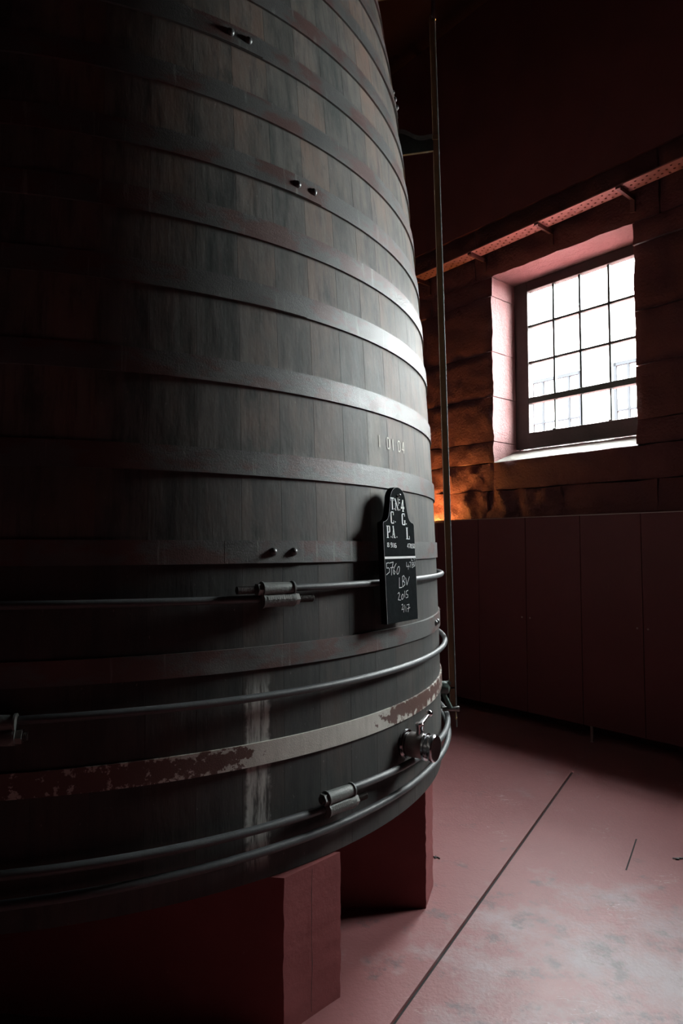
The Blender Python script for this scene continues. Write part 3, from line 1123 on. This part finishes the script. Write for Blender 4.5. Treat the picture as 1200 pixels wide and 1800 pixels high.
def gauge_bracket(z):
    zloc = z
    s = gp(z)
    wp = Vector((GX, GY, 0)) + s
    v = Vector((wp.x - AX, wp.y - AY, 0))
    dist = v.length
    d = v.normalized()
    gap = dist - RV(z)
    side = Vector((-d.y, d.x, 0))
    # scrolled plate: wavy upper edge, straight lower edge
    top = []
    m = 14
    for i in range(m + 1):
        k = i / m
        top.append((k, .040 - .045 * k + .011 * math.sin(k * 2 * PI * 1.15 + .9)))
    bm = bmesh.new()
    bot = [(k, -.092 + .018 * k) for k in (1.0, .5, .0)]
    pro = top + bot
    f_ = []
    for o in (-.008, .008):
        f_.append([bm.verts.new(s - d * (gap * (1 - k) + .004 * (k == 0)) + Vector((0, 0, h)) + side * o) for k, h in pro])
    bm.faces.new(f_[0])
    bm.faces.new(f_[1][::-1])
    for i in range(len(pro)):
        j = (i + 1) % len(pro)
        bm.faces.new((f_[0][i], f_[1][i], f_[1][j], f_[0][j]))
    br = obj('bracket', bm, M['iron'], gauge)
    bm = bmesh.new()                                         # rounded scroll along its upper edge
    sgn = -1 if side.y > 0 else 1
    for i in range(m):
        q = []
        for k, h in (top[i], top[i + 1]):
            base_ = s - d * (gap * (1 - k)) + Vector((0, 0, h))
            q.append([bm.verts.new(base_ + side * sgn * .009 + Vector((0, 0, zz))) for zz in (-.018, .008)] + [bm.verts.new(base_ - side * sgn * .009 + Vector((0, 0, zz))) for zz in (.006, -.016)])
        for a_ in range(4):
            bm.faces.new((q[0][a_], q[0][(a_ + 1) % 4], q[1][(a_ + 1) % 4], q[1][a_]))
    bmesh.ops.remove_doubles(bm, verts=bm.verts[:], dist=1e-5)
    obj('scroll', bm, M['coupling'], br)  # paler than the plate: the light on its upper edge is in the colour
    bm = bmesh.new()
    box(bm, -.020, .013, -.014, -.004, z - .018, z + .012, .003)
    for vtx in bm.verts:
        vtx.co += Vector((s.x, 0, 0))
    obj('clip', bm, M['brass'], br)
    return br


gauge_bracket(3.80)
gauge_bracket(4.71)
vd = (Vector((GX - AX, GY - AY, 0))).normalized()
bm = bmesh.new()                                             # angle valve between vat and tube
vb = gp(.80) - vd * .045
lathe(bm, [(.020, -.045), (.020, -.025), (.034, -.022), (.036, .0), (.030, .022), (.018, .030), (.012, .034)], 16, True, Matrix.Translation(vb) @ vd.to_track_quat('X', 'Z').to_matrix().to_4x4())
vv = obj('shut_off_valve', bm, M['green'], gauge, smooth=True)
bm = bmesh.new()
lathe(bm, [(.010, 0), (.010, .022), (.017, .024), (.017, .034), (.0001, .036)], 14, True, Matrix.Translation(vb + Vector((0, 0, .026))))
obj('valve_handle', bm, M['green'], vv, smooth=True)
bm = bmesh.new()
tube(bm, [vb + Vector((-.01, -.012, -.02)), vb + Vector((.012, -.02, -.060)), vb + Vector((.030, -.022, -.100))], .012, 10)
obj('lower_elbow', bm, M['green'], gauge, smooth=True)
bm = bmesh.new()
e0 = gp(.695, .0, -.014)
tube(bm, [e0 + Vector((-.06, -.0, .0)), e0 + Vector((.016, 0, 0)), e0 + Vector((.016, 0, 0)), e0 + Vector((.028, 0, 0))], .012, 14, True, lambda i: (.012, .012, .0145, .0145)[i])
obj('drain_cock', bm, M['nut'], gauge, smooth=True)
bm = bmesh.new()
tube(bm, [gp(.69, .010, -.014), gp(.655, .010, -.014), gp(.650, .010, -.014), gp(.640, .010, -.014)], .004, 10, True, lambda i: (.003, .003, .006, .004)[i])
obj('drain_spout', bm, M['brass'], gauge, smooth=True)
bm = bmesh.new()
box(bm, -.045, .012, -.010, .006, .800, .806)
obj('clamp_plate', bm, M['nut'], gauge)

# ------------------------------------------------------------------ pillars under the vat
def pillar(name, label, pts, top):
    o = thing(name, label, 'pillar', (pts[0][0], pts[0][1], 0), 0, 'pillars carrying the vat')
    bm = bmesh.new()
    h = top
    n = len(pts)
    lev = 10
    rows = []
    # outline with short steps so that the arrises can be chipped
    dense = []
    for i in range(n):
        a, b_ = Vector((*pts[i], 0)), Vector((*pts[(i + 1) % n], 0))
        k = max(1, int((b_ - a).length / .06)) if (b_ - a).length < .4 else 6
        for q in range(k):
            dense.append(a.lerp(b_, q / k))
    cx = sum((p for p in dense), Vector()) / len(dense)
    for j in range(lev * 4 + 1):
        z = h * j / (lev * 4)
        row = []
        for p in dense:
            dd = noise.fractal(Vector((p.x * 9, p.y * 9, z * 22)), 1, 2, 4) * .0035
            dirv = (p - cx).normalized()
            row.append(bm.verts.new(p + dirv * dd + Vector((0, 0, z)) - Vector((pts[0][0], pts[0][1], 0))))
        rows.append(row)
    m = len(dense)
    for j in range(lev * 4):
        for i in range(m):
            bm.faces.new((rows[j][i], rows[j][(i + 1) % m], rows[j + 1][(i + 1) % m], rows[j + 1][i]))
    bm.faces.new(rows[0][::-1])
    bm.faces.new(rows[-1])
    obj('shaft', bm, M['pillar'], o, smooth=True)
    return o


PT = VZ + .001
pl = pillar('pillar', 'near red-painted concrete pillar with a vertical seam, under the vat front', [(-.184, 2.125), (-.004, 2.301), (-.62, 2.40), (-1.35, 2.46), (-1.35, 2.25)], PT)
bm = bmesh.new()                                             # board-mark seam down the lit face
a, b_ = Vector((-.184, 2.125, 0)), Vector((-.004, 2.301, 0))
fn = Vector(((b_ - a).y, -(b_ - a).x, 0)).normalized()
c = a.lerp(b_, .46) - a
e = (b_ - a).normalized() * .0022
pts_ = []
for j in range(13):
    z = .02 + j * .038
    w = .35 + .65 * abs(noise.noise(Vector((z * 14, 2, 0))))
    pts_.append((c + fn * .004 - e * w + Vector((noise.noise(Vector((z * 9, 0, 4))) * .003, 0, z)), c + fn * .004 + e * w + Vector((noise.noise(Vector((z * 9, 0, 4))) * .003, 0, z))))
for q in range(12):
    bm.faces.new([bm.verts.new(v) for v in (pts_[q][0], pts_[q][1], pts_[q + 1][1], pts_[q + 1][0])])
obj('seam', bm, M['slot'], pl)
pillar('pillar', 'farther red-painted concrete pillar standing behind the near one, under the vat', [(.362, 2.844), (.417, 3.024), (-.40, 3.05), (-1.0, 3.05), (-1.0, 2.86)], PT)

# ------------------------------------------------------------------ low partition along the window wall
PW = 4.872
part = thing('partition', 'long dark red board partition raised on short legs below the window', 'partition', uw(0, PW, 0), WROT)
seams = [.215, .720, 1.225, 1.730, 2.233, 2.728, 3.240, 3.745, 4.250, 4.755, 5.260]
for a, b_ in zip(seams[:-1], seams[1:]):
    bm = bmesh.new()
    box(bm, a + .002, b_ - .002, -.022, random.uniform(-.0012, .0012), .122, 1.795, .0015)
    obj('panel', bm, M['panel'], part)
bm = bmesh.new()
box(bm, seams[0], seams[-1], -.032, .001, 1.7955, 1.801)
obj('edge_highlight', bm, M['screw'], part)  # pale strip standing in for the highlight along the panels' top edge
for s in (3.240, 2.233, 1.225, 4.250):
    for d in (-.036, .044):
        bm = bmesh.new()
        lathe(bm, [(.0075, -.001), (.0075, .002), (.004, .004), (.0001, .004)], 10, True, Matrix.Translation((s + d, .0, .930)) @ Vector((0, 1, 0)).to_track_quat('X', 'Z').to_matrix().to_4x4())
        obj('screw', bm, M['screw'], part, smooth=True)
for u in (2.660, 1.16, 4.16, 5.2, .3):
    bm = bmesh.new()
    box(bm, u - .010, u + .010, -.018, .0, .0, .124)
    box(bm, u - .018, u + .018, -.022, .004, .0, .006)
    obj('leg', bm, M['leg'], part)

# warm lamp standing out of sight behind the partition, washing up the wall
lamp = thing('uplight', 'warm orange uplight hidden behind the red partition, glowing on rough stone', 'lamp', uw(4.42, PW + .175, 0), WROT)
bm = bmesh.new()
box(bm, -.30, .30, -.035, .035, 1.66, 1.72, .006)
obj('housing', bm, M['lamp_body'], lamp)
bm = bmesh.new()
box(bm, -.29, .29, -.028, .028, 1.7201, 1.724)
obj('lens', bm, M['lens'], lamp)
for x in (-.22, .22):
    bm = bmesh.new()
    box(bm, x - .012, x + .012, -.012, .012, 0, 1.67)
    obj('stand', bm, M['lamp_body'], lamp)
ld = bpy.data.lights.new('uplight_beam', 'AREA')
ld.shape = 'RECTANGLE'
ld.size, ld.size_y = .58, .05
ld.energy = 38.0
ld.color = (1.0, .46, .11)
lo_ = bpy.data.objects.new('uplight_beam', ld)
C.objects.link(lo_)
lo_.location = uw(4.42, PW + .175, 1.728)
lo_.rotation_euler = (DN * .25 + Vector((0, 0, 1))).to_track_quat('-Z', 'Y').to_euler()
lo_.rotation_euler = ((DN * .25 + Vector((0, 0, 1))).to_track_quat('-Z', 'X').to_matrix() @ Matrix.Rotation(0, 3, 'Z')).to_euler()

# ------------------------------------------------------------------ cable tray on the wall over the window
tray = thing('cable_tray', 'red perforated cable tray running along the wall above the window', 'cable tray', uw(0, WW - .10, 4.385), WROT)
bm = bmesh.new()                                             # local x along, y into the room
cw, ta0, ta1, tw = .0150, 1.35, 5.40, .150
nx, ny = int((ta1 - ta0) / cw), int(round(tw / cw))
vg = [[bm.verts.new((ta0 + i * cw, j * cw, (ta0 + i * cw - 2.4) * -.012)) for j in range(ny + 1)] for i in range(nx + 1)]
for i in range(nx):
    for j in range(ny):
        if i % 3 == 1 and j % 2 == 1 and 0 < j < ny - 1 and ((i // 3) + (j // 2)) % 2 == 0:
            continue
        bm.faces.new((vg[i][j], vg[i + 1][j], vg[i + 1][j + 1], vg[i][j + 1]))
for j, _ in ((0, 0), (ny, 0)):
    top = [bm.verts.new(vg[i][j].co + Vector((0, 0, .05 if j == 0 else .010))) for i in (0, nx)]
    bm.faces.new((vg[0][j], vg[nx][j], top[1], top[0]))
bmesh.ops.remove_doubles(bm, verts=bm.verts[:], dist=1e-5)
to = obj('perforated_channel', bm, M['tray'], tray)
for u in (1.61, 2.345, 3.08, 3.81, 4.54, 5.2):
    bm = bmesh.new()
    zz = (u - 2.4) * -.012
    box(bm, u - .020, u + .020, -.10, .155, zz - .022, zz - .004)
    box(bm, u - .018, u + .018, -.10, -.085, zz - .13, zz - .004)
    box(bm, u - .020, u - .016, -.09, .150, zz - .040, zz - .020)
    obj('arm', bm, M['bracket'], tray)

# ------------------------------------------------------------------ bits on the floor
bm = bmesh.new()
for i, (dx, dy, s) in enumerate(((0, 0, .011), (.022, .008, .009), (-.014, .010, .006))):
    bmesh.ops.create_icosphere(bm, subdivisions=1, radius=s, matrix=Matrix.Translation((dx, dy, s * .45)) @ Matrix.Diagonal((1.2, .8, .5, 1)))
lp = obj('wire_clip', bm, M['iron'], loc=(1.66, 3.275, 0))
lp['label'] = 'small black clip lying on the red floor near the short cut'
lp['category'] = 'clip'
bm = bmesh.new()
for i in range(5):
    a = i * 1.3
    tube(bm, [(0.004 * i - .01, 0, .003), (.016 * math.cos(a) + .004 * i - .01, .014 * math.sin(a), .003)], .003, 6)
lf = obj('crumpled_leaf', bm, M['iron'], loc=(.472, 3.293, 0))
lf['label'] = 'tiny dark crumpled scrap on the floor beside the farther pillar'
lf['category'] = 'scrap'
